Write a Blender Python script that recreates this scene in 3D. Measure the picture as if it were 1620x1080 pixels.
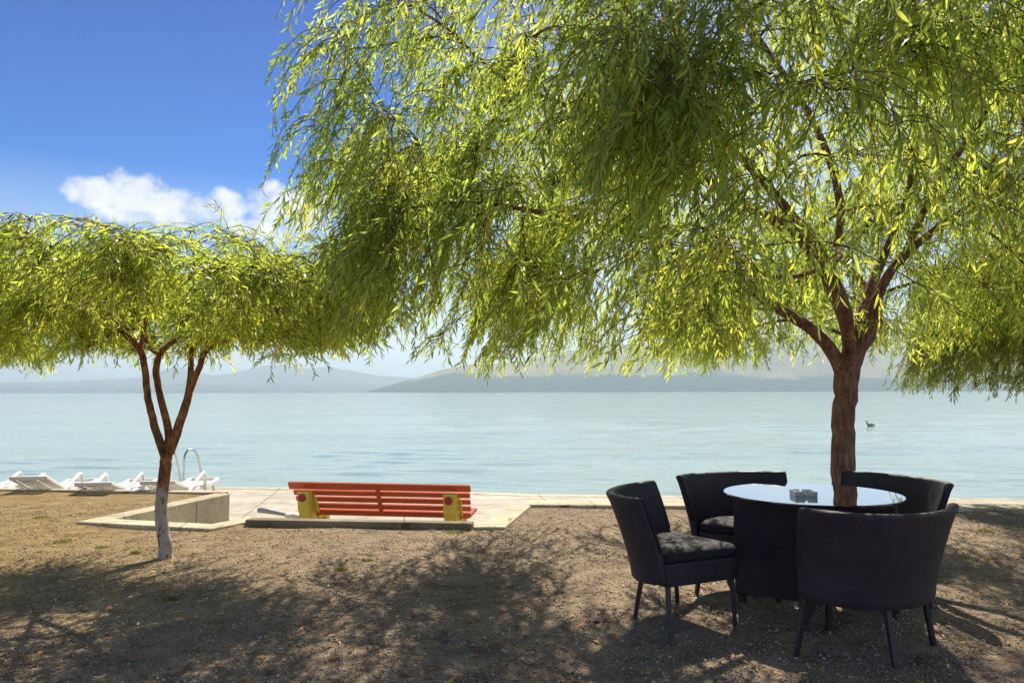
import bpy, bmesh, math, random, bisect
import numpy as np
from mathutils import Vector, Matrix, noise

for o in list(bpy.data.objects):
    bpy.data.objects.remove(o)
S = bpy.context.scene
C = S.collection
RAD = math.radians

# ------------------------------------------------------------------ camera
CAM_H = 1.42; FPX = 1200.0
PITCH = math.atan(79.3 / FPX); ROLL = -0.0025
cd = bpy.data.cameras.new("camera"); cam = bpy.data.objects.new("camera", cd); C.objects.link(cam)
cd.sensor_width = 36.0; cd.lens = 36.0 * FPX / 1620.0
cd.clip_start = 0.05; cd.clip_end = 90000
CR = Matrix.Rotation(math.pi / 2 + PITCH, 3, 'X') @ Matrix.Rotation(ROLL, 3, 'Z')
cam.matrix_world = Matrix.Translation((0, 0, CAM_H)) @ CR.to_4x4()
S.camera = cam
S.render.resolution_x = 1024; S.render.resolution_y = 682

# ------------------------------------------------------------------ world, sun, exposure
SUN_EL = RAD(47); SUN_AZ = RAD(14)          # azimuth clockwise from +Y
world = bpy.data.worlds.new("World"); S.world = world; world.use_nodes = True
wt = world.node_tree; wt.nodes.clear()
def wn(t, **k):
    n = wt.nodes.new(t)
    for a, b in k.items(): setattr(n, a, b)
    return n
sky = wn('ShaderNodeTexSky', sky_type='NISHITA')
sky.sun_disc = False; sky.sun_elevation = SUN_EL; sky.sun_rotation = SUN_AZ
sky.air_density = 1.0; sky.dust_density = 0.2; sky.ozone_density = 3.0; sky.altitude = 0
hs = wn('ShaderNodeHueSaturation'); hs.inputs['Saturation'].default_value = 1.75; hs.inputs['Value'].default_value = .78; hs.inputs['Hue'].default_value = .517
wt.links.new(sky.outputs[0], hs.inputs['Color'])
bg = wn('ShaderNodeBackground'); bg.inputs['Strength'].default_value = 0.08
wo = wn('ShaderNodeOutputWorld')
# two cumulus clouds low over the lake, placed by compass direction and height
tc = wn('ShaderNodeTexCoord'); sep = wn('ShaderNodeSeparateXYZ'); wt.links.new(tc.outputs['Generated'], sep.inputs[0])
def wm(op, a, b=None, c=None, clamp=False):
    n = wn('ShaderNodeMath', operation=op); n.use_clamp = clamp
    for i, v in enumerate((a, b, c)):
        if v is None: continue
        if isinstance(v, (int, float)): n.inputs[i].default_value = v
        else: wt.links.new(v, n.inputs[i])
    return n.outputs[0]
az = wm('ARCTAN2', sep.outputs[0], sep.outputs[1]); el = wm('ARCSINE', sep.outputs[2])
cn = wn('ShaderNodeTexNoise'); cn.inputs['Scale'].default_value = 22; cn.inputs['Detail'].default_value = 9; cn.inputs['Roughness'].default_value = 0.56
wt.links.new(tc.outputs['Generated'], cn.inputs['Vector'])
cn2 = wn('ShaderNodeTexNoise'); cn2.inputs['Scale'].default_value = 9; cn2.inputs['Detail'].default_value = 3
wt.links.new(tc.outputs['Generated'], cn2.inputs['Vector'])
mask = None
#        azimuth, elevation, half width, half height, weight
for a0, e0, sa, se, w in ((-.510, .230, .042, .021, 1), (-.462, .233, .046, .031, 1), (-.418, .222, .042, .029, .95), (-.45, .209, .07, .016, .7),
                          (-.362, .230, .036, .023, .85), (-.305, .236, .050, .033, 1), (-.262, .228, .055, .033, 1), (-.225, .213, .05, .026, .9),
                          (-.31, .203, .09, .018, .8)):
    dx = wm('DIVIDE', wm('SUBTRACT', az, a0), sa); dy = wm('DIVIDE', wm('SUBTRACT', el, e0), se)
    d = wm('ADD', wm('MULTIPLY', dx, dx), wm('MULTIPLY', dy, dy))
    m = wm('MULTIPLY', wm('SUBTRACT', 1.25, d, clamp=True), w)
    mask = m if mask is None else wm('MAXIMUM', mask, m)
nz = wm('MULTIPLY_ADD', wm('SUBTRACT', cn.outputs[0], .5), 2.6, wm('MULTIPLY', wm('SUBTRACT', cn2.outputs[0], .5), 1.2))
dens = wm('MULTIPLY', wm('ADD', wm('SUBTRACT', mask, .42), nz), 1.9, clamp=True)
dens = wm('MULTIPLY', dens, wm('MULTIPLY', mask, 3.0, clamp=True), clamp=True)
# thin bright veil towards the sun side
az2 = wm('MULTIPLY', wm('ADD', az, .16), 4.0, clamp=True)
veil = wm('MULTIPLY', wm('MULTIPLY', az2, wm('MULTIPLY', wm('SUBTRACT', .62, el), 3.2, clamp=True)), wm('ADD', wm('MULTIPLY', cn2.outputs[0], .9), .25), clamp=True)
veil = wm('MULTIPLY', veil, .8)
low = wm('MULTIPLY', wm('MULTIPLY', wm('SUBTRACT', .27, el), 4.2, clamp=True), .88)
veil = wm('MAXIMUM', veil, low)
cr = wn('ShaderNodeValToRGB')
cr.color_ramp.elements[0].position = .30; cr.color_ramp.elements[0].color = (4.3, 4.9, 5.8, 1)
cr.color_ramp.elements[1].position = .62; cr.color_ramp.elements[1].color = (6.6, 6.6, 6.3, 1)
wt.links.new(cn.outputs[0], cr.inputs[0])
mx = wn('ShaderNodeMix', data_type='RGBA'); wt.links.new(veil, mx.inputs['Factor'])
dk = wm('SUBTRACT', 1.0, wm('MULTIPLY', wm('MULTIPLY', wm('SUBTRACT', el, .20, clamp=True), 2.4, clamp=True), .62))
dkm = wn('ShaderNodeMix', data_type='RGBA', blend_type='MULTIPLY'); dkm.inputs['Factor'].default_value = 1
cmb = wn('ShaderNodeCombineXYZ'); wt.links.new(wm('POWER', dk, 1.5), cmb.inputs[0]); wt.links.new(dk, cmb.inputs[1]); wt.links.new(wm('POWER', dk, .55), cmb.inputs[2])
wt.links.new(hs.outputs[0], dkm.inputs['A']); wt.links.new(cmb.outputs[0], dkm.inputs['B'])
wt.links.new(dkm.outputs['Result'], mx.inputs['A']); mx.inputs['B'].default_value = (6.2, 6.6, 6.8, 1)
mx2 = wn('ShaderNodeMix', data_type='RGBA'); wt.links.new(dens, mx2.inputs['Factor'])
wt.links.new(mx.outputs['Result'], mx2.inputs['A']); wt.links.new(cr.outputs[0], mx2.inputs['B'])
wt.links.new(mx2.outputs['Result'], bg.inputs['Color']); wt.links.new(bg.outputs[0], wo.inputs['Surface'])

sd = bpy.data.lights.new("sun", 'SUN'); sd.energy = 4.2; sd.angle = RAD(0.53); sd.color = (1, .93, .80)
sd.color = (1, .90, .74)
so = bpy.data.objects.new("sun", sd); C.objects.link(so)
SUN_DIR = Vector((math.sin(SUN_AZ) * math.cos(SUN_EL), math.cos(SUN_AZ) * math.cos(SUN_EL), math.sin(SUN_EL)))
so.rotation_euler = SUN_DIR.to_track_quat('Z', 'Y').to_euler()
vs = S.view_settings; vs.view_transform = 'Standard'; vs.look = 'None'; vs.gamma = 1; vs.exposure = 1.0
S.cycles.use_adaptive_sampling = True
S.cycles.max_bounces = 8; S.cycles.transmission_bounces = 6; S.cycles.transparent_max_bounces = 8
S.cycles.volume_bounces = 0; S.cycles.sample_clamp_indirect = 6
S.cycles.use_denoising = True

# ------------------------------------------------------------------ helpers
def ray(px, py):
    return CR @ Vector(((px - 810) / FPX, (540 - py) / FPX, -1))
def P(px, py, Y):                       # point at distance Y in front of the camera
    d = ray(px, py); t = Y / d.y
    return Vector((d.x * t, Y, CAM_H + d.z * t))
def G(px, py, h=0.0):                   # point on the level h
    d = ray(px, py); t = (h - CAM_H) / d.z
    return Vector((d.x * t, d.y * t, h))

def tag(o, label=None, cat=None, group=None, kind=None):
    if label: o['label'] = label
    if cat: o['category'] = cat
    if group: o['group'] = group
    if kind: o['kind'] = kind
    return o
def empty(name, loc, rz=0, label=None, cat=None, group=None):
    o = bpy.data.objects.new(name, None); C.objects.link(o)
    o.location = loc; o.rotation_euler = (0, 0, rz); o.empty_display_size = .1
    return tag(o, label, cat, group)
def link(name, me, m, parent=None, smooth=False):
    if m is not None: me.materials.append(m)
    if smooth:
        me.polygons.foreach_set('use_smooth', [True] * len(me.polygons))
    o = bpy.data.objects.new(name, me); C.objects.link(o)
    if parent: o.parent = parent
    return o
def from_bm(name, bm, m, parent=None, smooth=False, bevel=0, seg=2):
    me = bpy.data.meshes.new(name); bmesh.ops.recalc_face_normals(bm, faces=bm.faces[:]); bm.to_mesh(me); bm.free()
    o = link(name, me, m, parent, smooth)
    if bevel:
        b = o.modifiers.new('bevel', 'BEVEL'); b.width = bevel; b.segments = seg; b.limit_method = 'ANGLE'; b.angle_limit = RAD(35)
    return o
def box(bm, c, s, R=None):
    c = Vector(c); v = []
    for x in (-1, 1):
        for y in (-1, 1):
            for z in (-1, 1):
                p = Vector((x * s[0] / 2, y * s[1] / 2, z * s[2] / 2))
                if R is not None: p = R @ p
                v.append(bm.verts.new(c + p))
    for f in ((0, 1, 3, 2), (4, 6, 7, 5), (0, 4, 5, 1), (2, 3, 7, 6), (0, 2, 6, 4), (1, 5, 7, 3)):
        bm.faces.new([v[i] for i in f])
def beam(bm, a, b, w, h):               # box between two points
    a = Vector(a); b = Vector(b); d = b - a; L = d.length; d.normalize()
    up = Vector((0, 0, 1)) if abs(d.z) < .95 else Vector((0, 1, 0))
    s = d.cross(up).normalized(); u = s.cross(d)
    R = Matrix((d, s, u)).transposed()
    box(bm, (a + b) / 2, (L, w, h), R)
def prism(bm, pts, z0, z1):             # polygon in plan, extruded
    lo = [bm.verts.new((p[0], p[1], z0)) for p in pts]; hi = [bm.verts.new((p[0], p[1], z1)) for p in pts]
    n = len(pts); bm.faces.new(lo[::-1]); bm.faces.new(hi)
    for i in range(n): bm.faces.new((lo[i], lo[(i + 1) % n], hi[(i + 1) % n], hi[i]))
def tube_arrays(pts, rads, sides, V, Fc, cap=True, wob=0, rng=None):
    n = len(pts); base = len(V)
    up = Vector((0.31, 0.2, 0.93))
    for i, p in enumerate(pts):
        a = pts[max(i - 1, 0)]; b = pts[min(i + 1, n - 1)]
        d = (b - a)
        if d.length < 1e-9: d = Vector((0, 0, 1))
        d.normalize(); s = d.cross(up)
        if s.length < .05: s = d.cross(Vector((1, 0, 0)))
        s.normalize(); u = s.cross(d)
        for k in range(sides):
            t = 2 * math.pi * k / sides; r = rads[i]
            if wob: r *= 1 + wob * noise.noise(Vector((math.cos(t) * 1.3, math.sin(t) * 1.3, i * .55 + base * .013)))
            V.append(p + (s * math.cos(t) + u * math.sin(t)) * r)
    for i in range(n - 1):
        for k in range(sides):
            a = base + i * sides + k; b = base + i * sides + (k + 1) % sides
            Fc.append((a, b, b + sides, a + sides))
    if cap:
        Fc.append(tuple(base + (n - 1) * sides + k for k in range(sides)))
        Fc.append(tuple(base + k for k in range(sides))[::-1])
def tube_obj(name, chains, m, parent=None, sides=10, smooth=True, loc=None):
    V = []; Fc = []
    for pts, r in chains:
        pts = [Vector(p) for p in pts]
        tube_arrays(pts, r if isinstance(r, (list, tuple)) else [r] * len(pts), sides, V, Fc)
    me = bpy.data.meshes.new(name); me.from_pydata(V, [], Fc); me.update()
    return link(name, me, m, parent, smooth)
def smooth_path(pts, sub=4):            # Catmull-Rom; tuples of (Vector, radius)
    out = []
    n = len(pts)
    for i in range(n - 1):
        p0 = pts[max(i - 1, 0)]; p1 = pts[i]; p2 = pts[i + 1]; p3 = pts[min(i + 2, n - 1)]
        for k in range(sub):
            t = k / sub; t2 = t * t; t3 = t2 * t
            q = .5 * ((2 * p1[0]) + (p2[0] - p0[0]) * t + (2 * p0[0] - 5 * p1[0] + 4 * p2[0] - p3[0]) * t2 + (3 * p1[0] - p0[0] - 3 * p2[0] + p3[0]) * t3)
            out.append((q, p1[1] + (p2[1] - p1[1]) * t))
    out.append(pts[-1]); return out

# ------------------------------------------------------------------ materials
def new_mat(name):
    m = bpy.data.materials.new(name); m.use_nodes = True; nt = m.node_tree; nt.nodes.clear()
    out = nt.nodes.new('ShaderNodeOutputMaterial'); b = nt.nodes.new('ShaderNodeBsdfPrincipled')
    nt.links.new(b.outputs[0], out.inputs[0]); return m, nt, b, out
def N(nt, t, ins=None, **k):
    n = nt.nodes.new(t)
    for a, v in k.items(): setattr(n, a, v)
    for a, v in (ins or {}).items():
        if hasattr(v, 'is_linked') or isinstance(v, bpy.types.NodeSocket): nt.links.new(v, n.inputs[a])
        else: n.inputs[a].default_value = v
    return n
def ramp(nt, fac, stops):
    r = nt.nodes.new('ShaderNodeValToRGB'); nt.links.new(fac, r.inputs[0]); e = r.color_ramp.elements
    while len(e) < len(stops): e.new(.5)
    for i, (p, c) in enumerate(stops): e[i].position = p; e[i].color = (*c, 1)
    return r.outputs[0]
def mat_noise(name, c1, c2, scale=8, rough=.6, bump=.2, bscale=60, detail=6, spec=.3, metal=0, bdist=.01, c3=None):
    m, nt, b, _ = new_mat(name)
    tcn = N(nt, 'ShaderNodeTexCoord')
    n1 = N(nt, 'ShaderNodeTexNoise', {'Vector': tcn.outputs['Object'], 'Scale': scale, 'Detail': detail, 'Roughness': .6})
    st = [(.32, c1), (.68, c2)] if c3 is None else [(.3, c1), (.52, c2), (.7, c3)]
    nt.links.new(ramp(nt, n1.outputs[0], st), b.inputs['Base Color'])
    n2 = N(nt, 'ShaderNodeTexNoise', {'Vector': tcn.outputs['Object'], 'Scale': bscale, 'Detail': 5})
    bp = N(nt, 'ShaderNodeBump', {'Height': n2.outputs[0], 'Strength': bump, 'Distance': bdist})
    nt.links.new(bp.outputs[0], b.inputs['Normal'])
    b.inputs['Roughness'].default_value = rough; b.inputs['Specular IOR Level'].default_value = spec; b.inputs['Metallic'].default_value = metal
    return m

def mat_ground():
    m, nt, b, _ = new_mat('gravel_ground')
    g = N(nt, 'ShaderNodeNewGeometry'); pos = g.outputs['Position']
    big = N(nt, 'ShaderNodeTexNoise', {'Vector': pos, 'Scale': .55, 'Detail': 4, 'Roughness': .55})
    med = N(nt, 'ShaderNodeTexNoise', {'Vector': pos, 'Scale': 4.5, 'Detail': 6, 'Roughness': .65})
    fine = N(nt, 'ShaderNodeTexVoronoi', {'Vector': pos, 'Scale': 88.0, 'Randomness': 1.0})
    finer = N(nt, 'ShaderNodeTexNoise', {'Vector': pos, 'Scale': 160, 'Detail': 3})
    sepx = N(nt, 'ShaderNodeSeparateXYZ', {'Vector': pos})
    # dirt towards the left, grey gravel in the middle
    mm = N(nt, 'ShaderNodeMapRange', {'Value': sepx.outputs[0], 'From Min': -4.2, 'From Max': -1.2})
    ad = N(nt, 'ShaderNodeMath', {0: mm.outputs[0], 1: big.outputs[0]}, operation='ADD')
    ad2 = N(nt, 'ShaderNodeMath', {0: ad.outputs[0], 1: -.45}, operation='ADD', use_clamp=True)
    dirt = ramp(nt, med.outputs[0], [(.3, (.25, .18, .08)), (.5, (.43, .32, .15)), (.7, (.56, .44, .22))])
    grav = ramp(nt, med.outputs[0], [(.3, (.23, .175, .125)), (.5, (.42, .33, .235)), (.72, (.56, .45, .31))])
    mix = N(nt, 'ShaderNodeMix', {'Factor': ad2.outputs[0], 'A': dirt, 'B': grav}, data_type='RGBA')
    st = ramp(nt, fine.outputs['Color'], [(.0, (.55, .51, .51)), (.5, (.97, .93, .9)), (.93, (1.15, 1.1, 1.0)), (1, (1.7, 1.65, 1.5))])
    mul = N(nt, 'ShaderNodeMix', {'Factor': .85, 'A': mix.outputs['Result'], 'B': st}, data_type='RGBA', blend_type='MULTIPLY')
    lit = N(nt, 'ShaderNodeTexVoronoi', {'Vector': pos, 'Scale': 9.0})
    lt = N(nt, 'ShaderNodeMath', {0: lit.outputs['Distance'], 1: .09}, operation='LESS_THAN')
    lt2 = N(nt, 'ShaderNodeMath', {0: lt.outputs[0], 1: .5}, operation='MULTIPLY')
    mix2 = N(nt, 'ShaderNodeMix', {'Factor': lt2.outputs[0], 'A': mul.outputs['Result'], 'B': (.30, .17, .08, 1)}, data_type='RGBA')
    nt.links.new(mix2.outputs['Result'], b.inputs['Base Color'])
    h1 = N(nt, 'ShaderNodeMath', {0: fine.outputs['Distance'], 1: -.9}, operation='MULTIPLY')
    h2 = N(nt, 'ShaderNodeMath', {0: finer.outputs[0], 1: h1.outputs[0]}, operation='ADD')
    h3 = N(nt, 'ShaderNodeMath', {0: med.outputs[0], 1: 3.0, 2: h2.outputs[0]}, operation='MULTIPLY_ADD')
    bp = N(nt, 'ShaderNodeBump', {'Height': h3.outputs[0], 'Strength': 1.0, 'Distance': .018})
    nt.links.new(bp.outputs[0], b.inputs['Normal'])
    b.inputs['Roughness'].default_value = .95; b.inputs['Specular IOR Level'].default_value = .15
    return m

def mat_concrete(name, c1, c2, c3, rough=.85):
    m, nt, b, _ = new_mat(name)
    g = N(nt, 'ShaderNodeNewGeometry'); pos = g.outputs['Position']
    mp = N(nt, 'ShaderNodeMapping', {'Vector': pos, 'Scale': (1, 1.8, 1)})
    a = N(nt, 'ShaderNodeTexNoise', {'Vector': mp.outputs[0], 'Scale': .9, 'Detail': 7, 'Roughness': .62})
    f = N(nt, 'ShaderNodeTexNoise', {'Vector': pos, 'Scale': 45, 'Detail': 4})
    col = ramp(nt, a.outputs[0], [(.3, c1), (.5, c2), (.7, c3)])
    sp = ramp(nt, f.outputs[0], [(.3, (.72, .72, .72)), (.6, (1.05, 1.05, 1.05))])
    mu = N(nt, 'ShaderNodeMix', {'Factor': .8, 'A': col, 'B': sp}, data_type='RGBA', blend_type='MULTIPLY')
    nt.links.new(mu.outputs['Result'], b.inputs['Base Color'])
    st = N(nt, 'ShaderNodeTexNoise', {'Vector': pos, 'Scale': 2.6, 'Detail': 9, 'Roughness': .75})
    stc = ramp(nt, st.outputs[0], [(.38, (.66, .62, .55)), (.5, (1, 1, 1))])
    mu = N(nt, 'ShaderNodeMix', {'Factor': .8, 'A': mu.outputs['Result'], 'B': stc}, data_type='RGBA', blend_type='MULTIPLY')
    jt = N(nt, 'ShaderNodeTexBrick', {'Vector': N(nt, 'ShaderNodeMapping', {'Vector': pos, 'Rotation': (0, 0, RAD(-8))}).outputs[0], 'Color1': (1, 1, 1, 1), 'Color2': (.93, .92, .90, 1), 'Mortar': (.42, .38, .32, 1), 'Scale': 1.0, 'Mortar Size': .012, 'Brick Width': 2.3, 'Row Height': 1.15}, offset=0.0)
    mu = N(nt, 'ShaderNodeMix', {'Factor': .85, 'A': mu.outputs['Result'], 'B': jt.outputs['Color']}, data_type='RGBA', blend_type='MULTIPLY')
    nt.links.new(mu.outputs['Result'], b.inputs['Base Color'])
    h = N(nt, 'ShaderNodeMath', {0: a.outputs[0], 1: 4.0, 2: f.outputs[0]}, operation='MULTIPLY_ADD')
    bp = N(nt, 'ShaderNodeBump', {'Height': h.outputs[0], 'Strength': .5, 'Distance': .01})
    nt.links.new(bp.outputs[0], b.inputs['Normal'])
    b.inputs['Roughness'].default_value = rough; b.inputs['Specular IOR Level'].default_value = .25
    return m

def mat_water():
    m, nt, b, _ = new_mat('lake_water')
    g = N(nt, 'ShaderNodeNewGeometry'); pos = g.outputs['Position']
    hts = []
    for sc, st, w in ((.35, (.35, 1.0, 1), 1.0), (1.3, (.4, 1.15, 1), .42), (4.2, (.5, 1.2, 1), .10), (.055, (.5, 1, 1), 2.6)):
        mp = N(nt, 'ShaderNodeMapping', {'Vector': pos, 'Scale': st, 'Rotation': (0, 0, RAD(-6))})
        n = N(nt, 'ShaderNodeTexNoise', {'Vector': mp.outputs[0], 'Scale': sc * 2.2, 'Detail': 3, 'Roughness': .5, 'Distortion': .4})
        hts.append(N(nt, 'ShaderNodeMath', {0: n.outputs[0], 1: w}, operation='MULTIPLY').outputs[0])
    h = hts[0]
    for x in hts[1:]: h = N(nt, 'ShaderNodeMath', {0: h, 1: x}, operation='ADD').outputs[0]
    # wind patches: calmer to the left, rippled to the right
    sx = N(nt, 'ShaderNodeSeparateXYZ', {'Vector': pos})
    ratio = N(nt, 'ShaderNodeMath', {0: sx.outputs[0], 1: sx.outputs[1]}, operation='DIVIDE')
    pm = N(nt, 'ShaderNodeMapping', {'Vector': pos, 'Scale': (.3, 1, 1)})
    pn = N(nt, 'ShaderNodeTexNoise', {'Vector': pm.outputs[0], 'Scale': .05, 'Detail': 9, 'Roughness': .78})
    calm = N(nt, 'ShaderNodeMapRange', {'Value': pn.outputs[0], 'From Min': .36, 'From Max': .64, 'To Min': .1, 'To Max': 1.0})
    xr = N(nt, 'ShaderNodeMapRange', {'Value': sx.outputs[0], 'From Min': -30.0, 'From Max': 30.0, 'To Min': .55, 'To Max': 1.0})
    stg = N(nt, 'ShaderNodeMath', {0: calm.outputs[0], 1: xr.outputs[0]}, operation='MULTIPLY')
    bp = N(nt, 'ShaderNodeBump', {'Height': h, 'Strength': stg.outputs[0], 'Distance': .12})
    nt.links.new(bp.outputs[0], b.inputs['Normal'])
    cn_ = N(nt, 'ShaderNodeTexNoise', {'Vector': pm.outputs[0], 'Scale': .09, 'Detail': 4})
    nt.links.new(ramp(nt, cn_.outputs[0], [(.3, (.22, .33, .27)), (.7, (.29, .39, .32))]), b.inputs['Base Color'])
    b.inputs['Roughness'].default_value = .08; b.inputs['IOR'].default_value = 1.33; b.inputs['Specular IOR Level'].default_value = .5
    return m

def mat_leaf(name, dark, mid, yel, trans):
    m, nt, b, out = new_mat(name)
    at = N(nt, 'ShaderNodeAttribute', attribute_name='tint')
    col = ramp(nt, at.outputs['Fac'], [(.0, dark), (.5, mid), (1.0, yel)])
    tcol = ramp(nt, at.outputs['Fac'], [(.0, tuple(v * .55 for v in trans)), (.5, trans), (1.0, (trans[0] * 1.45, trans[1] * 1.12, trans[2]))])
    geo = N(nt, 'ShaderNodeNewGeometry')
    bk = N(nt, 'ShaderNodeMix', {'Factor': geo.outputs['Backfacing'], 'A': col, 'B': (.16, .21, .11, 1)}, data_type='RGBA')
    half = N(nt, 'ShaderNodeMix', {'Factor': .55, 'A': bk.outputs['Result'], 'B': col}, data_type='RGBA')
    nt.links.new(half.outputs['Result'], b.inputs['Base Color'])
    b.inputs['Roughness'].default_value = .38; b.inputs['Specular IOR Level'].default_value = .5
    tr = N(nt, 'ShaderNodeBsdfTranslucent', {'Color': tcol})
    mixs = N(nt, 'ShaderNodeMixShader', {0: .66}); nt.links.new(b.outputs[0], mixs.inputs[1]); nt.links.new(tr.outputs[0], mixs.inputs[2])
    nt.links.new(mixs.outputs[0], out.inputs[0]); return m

def mat_bark(name, c1, c2, c3, zscale=1.0, white=None):
    m, nt, b, _ = new_mat(name)
    g = N(nt, 'ShaderNodeNewGeometry'); pos = g.outputs['Position']
    mp = N(nt, 'ShaderNodeMapping', {'Vector': pos, 'Scale': (1, 1, .18 * zscale)})
    a = N(nt, 'ShaderNodeTexNoise', {'Vector': mp.outputs[0], 'Scale': 38, 'Detail': 7, 'Roughness': .65, 'Distortion': .6})
    blot = N(nt, 'ShaderNodeTexNoise', {'Vector': pos, 'Scale': 7, 'Detail': 4})
    mu = N(nt, 'ShaderNodeMath', {0: a.outputs[0], 1: .65, 2: N(nt, 'ShaderNodeMath', {0: blot.outputs[0], 1: .35}, operation='MULTIPLY').outputs[0]}, operation='MULTIPLY_ADD')
    col = ramp(nt, mu.outputs[0], [(.36, c1), (.5, c2), (.64, c3)])
    if white:
        s = N(nt, 'ShaderNodeSeparateXYZ', {'Vector': pos})
        wn_ = N(nt, 'ShaderNodeTexNoise', {'Vector': pos, 'Scale': 14, 'Detail': 5, 'Roughness': .7})
        edge = N(nt, 'ShaderNodeMath', {0: wn_.outputs[0], 1: .9, 2: s.outputs[2]}, operation='MULTIPLY_ADD')
        wf = N(nt, 'ShaderNodeMapRange', {'Value': edge.outputs[0], 'From Min': white + .36, 'From Max': white + .52, 'To Min': .88, 'To Max': 0.0})
        chips = N(nt, 'ShaderNodeMapRange', {'Value': a.outputs[0], 'From Min': .36, 'From Max': .46})
        wf2 = N(nt, 'ShaderNodeMath', {0: wf.outputs[0], 1: chips.outputs[0]}, operation='MULTIPLY')
        mw = N(nt, 'ShaderNodeMix', {'Factor': wf2.outputs[0], 'A': col, 'B': (.52, .49, .44, 1)}, data_type='RGBA'); col = mw.outputs['Result']
    nt.links.new(col, b.inputs['Base Color'])
    bp = N(nt, 'ShaderNodeBump', {'Height': a.outputs[0], 'Strength': 1.0, 'Distance': .02})
    nt.links.new(bp.outputs[0], b.inputs['Normal']); b.inputs['Roughness'].default_value = .85; b.inputs['Specular IOR Level'].default_value = .2
    return m

def mat_hill(name, c1, c2, low, zsplit):
    m, nt, b, _ = new_mat(name)
    g = N(nt, 'ShaderNodeNewGeometry'); pos = g.outputs['Position']
    s = N(nt, 'ShaderNodeSeparateXYZ', {'Vector': pos})
    a = N(nt, 'ShaderNodeTexNoise', {'Vector': pos, 'Scale': .0032, 'Detail': 8, 'Roughness': .62})
    f = N(nt, 'ShaderNodeTexNoise', {'Vector': pos, 'Scale': .02, 'Detail': 5, 'Roughness': .7})
    mu = N(nt, 'ShaderNodeMath', {0: a.outputs[0], 1: .7, 2: N(nt, 'ShaderNodeMath', {0: f.outputs[0], 1: .3}, operation='MULTIPLY').outputs[0]}, operation='MULTIPLY_ADD')
    up = ramp(nt, mu.outputs[0], [(.38, c1), (.6, c2)])
    e = N(nt, 'ShaderNodeMath', {0: a.outputs[0], 1: zsplit * 2.6, 2: s.outputs[2]}, operation='MULTIPLY_ADD')
    k = N(nt, 'ShaderNodeMapRange', {'Value': e.outputs[0], 'From Min': zsplit * 2.2, 'From Max': zsplit * 2.5})
    mxx = N(nt, 'ShaderNodeMix', {'Factor': k.outputs[0], 'A': (*low, 1), 'B': up}, data_type='RGBA')
    nt.links.new(mxx.outputs['Result'], b.inputs['Base Color']); b.inputs['Roughness'].default_value = 1; b.inputs['Specular IOR Level'].default_value = 0
    return m

def mat_weave(name):
    m, nt, b, _ = new_mat(name)
    tcn = N(nt, 'ShaderNodeTexCoord')
    w1 = N(nt, 'ShaderNodeTexWave', {'Vector': tcn.outputs['Object'], 'Scale': 38, 'Distortion': .3}, bands_direction='Z')
    w2 = N(nt, 'ShaderNodeTexWave', {'Vector': tcn.outputs['Object'], 'Scale': 38, 'Distortion': .3}, bands_direction='DIAGONAL')
    n = N(nt, 'ShaderNodeTexNoise', {'Vector': tcn.outputs['Object'], 'Scale': 6, 'Detail': 5})
    h = N(nt, 'ShaderNodeMath', {0: w1.outputs['Fac'], 1: w2.outputs['Fac']}, operation='MULTIPLY')
    bp = N(nt, 'ShaderNodeBump', {'Height': h.outputs[0], 'Strength': .35, 'Distance': .003})
    nt.links.new(bp.outputs[0], b.inputs['Normal'])
    nt.links.new(ramp(nt, n.outputs[0], [(.3, (.028, .023, .033)), (.7, (.044, .037, .050))]), b.inputs['Base Color'])
    b.inputs['Roughness'].default_value = .55; b.inputs['Specular IOR Level'].default_value = .4
    return m
def mat_wood(name, c1, c2, axis=(1, 12, 12), rough=.5):
    m, nt, b, _ = new_mat(name)
    tcn = N(nt, 'ShaderNodeTexCoord'); mp = N(nt, 'ShaderNodeMapping', {'Vector': tcn.outputs['Object'], 'Scale': axis})
    a = N(nt, 'ShaderNodeTexNoise', {'Vector': mp.outputs[0], 'Scale': 3.5, 'Detail': 8, 'Roughness': .7})
    ch = N(nt, 'ShaderNodeTexNoise', {'Vector': mp.outputs[0], 'Scale': 7, 'Detail': 6, 'Roughness': .75})
    cf = N(nt, 'ShaderNodeMapRange', {'Value': ch.outputs[0], 'From Min': .62, 'From Max': .68, 'To Min': 0, 'To Max': .7})
    pc = ramp(nt, a.outputs[0], [(.3, c1), (.62, c2)])
    cm = N(nt, 'ShaderNodeMix', {'Factor': cf.outputs[0], 'A': pc, 'B': (.30, .22, .15, 1)}, data_type='RGBA')
    nt.links.new(cm.outputs['Result'], b.inputs['Base Color'])
    bp = N(nt, 'ShaderNodeBump', {'Height': a.outputs[0], 'Strength': .4, 'Distance': .004}); nt.links.new(bp.outputs[0], b.inputs['Normal'])
    b.inputs['Roughness'].default_value = rough; return m

M_ground = mat_ground()
M_conc = mat_concrete('quay_concrete', (.40, .37, .31), (.52, .48, .40), (.60, .56, .46))
M_kerb = mat_concrete('kerb_concrete', (.44, .39, .28), (.58, .52, .38), (.66, .60, .45))
M_wall = mat_concrete('wall_plaster', (.30, .29, .25), (.40, .38, .33), (.48, .46, .40))
M_water = mat_water()
M_vinyl = mat_noise('black_vinyl', (.024, .021, .030), (.036, .031, .043), scale=5, rough=.7, bump=.15, bscale=6, spec=.16, bdist=.015)
M_weave = mat_weave('black_weave')
M_metal = mat_noise('dark_metal', (.02, .02, .026), (.035, .033, .04), scale=12, rough=.4, bump=.1, bscale=80, spec=.5)
M_steel = mat_noise('steel', (.55, .55, .55), (.7, .7, .7), scale=9, rough=.28, bump=.05, bscale=50, metal=1)
M_kerb_shade = mat_concrete('shade_darkened_concrete', (.16, .125, .09), (.27, .22, .16), (.36, .30, .22))  # darker concrete, with the near side's shade mixed into the whole beam's colour
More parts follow.
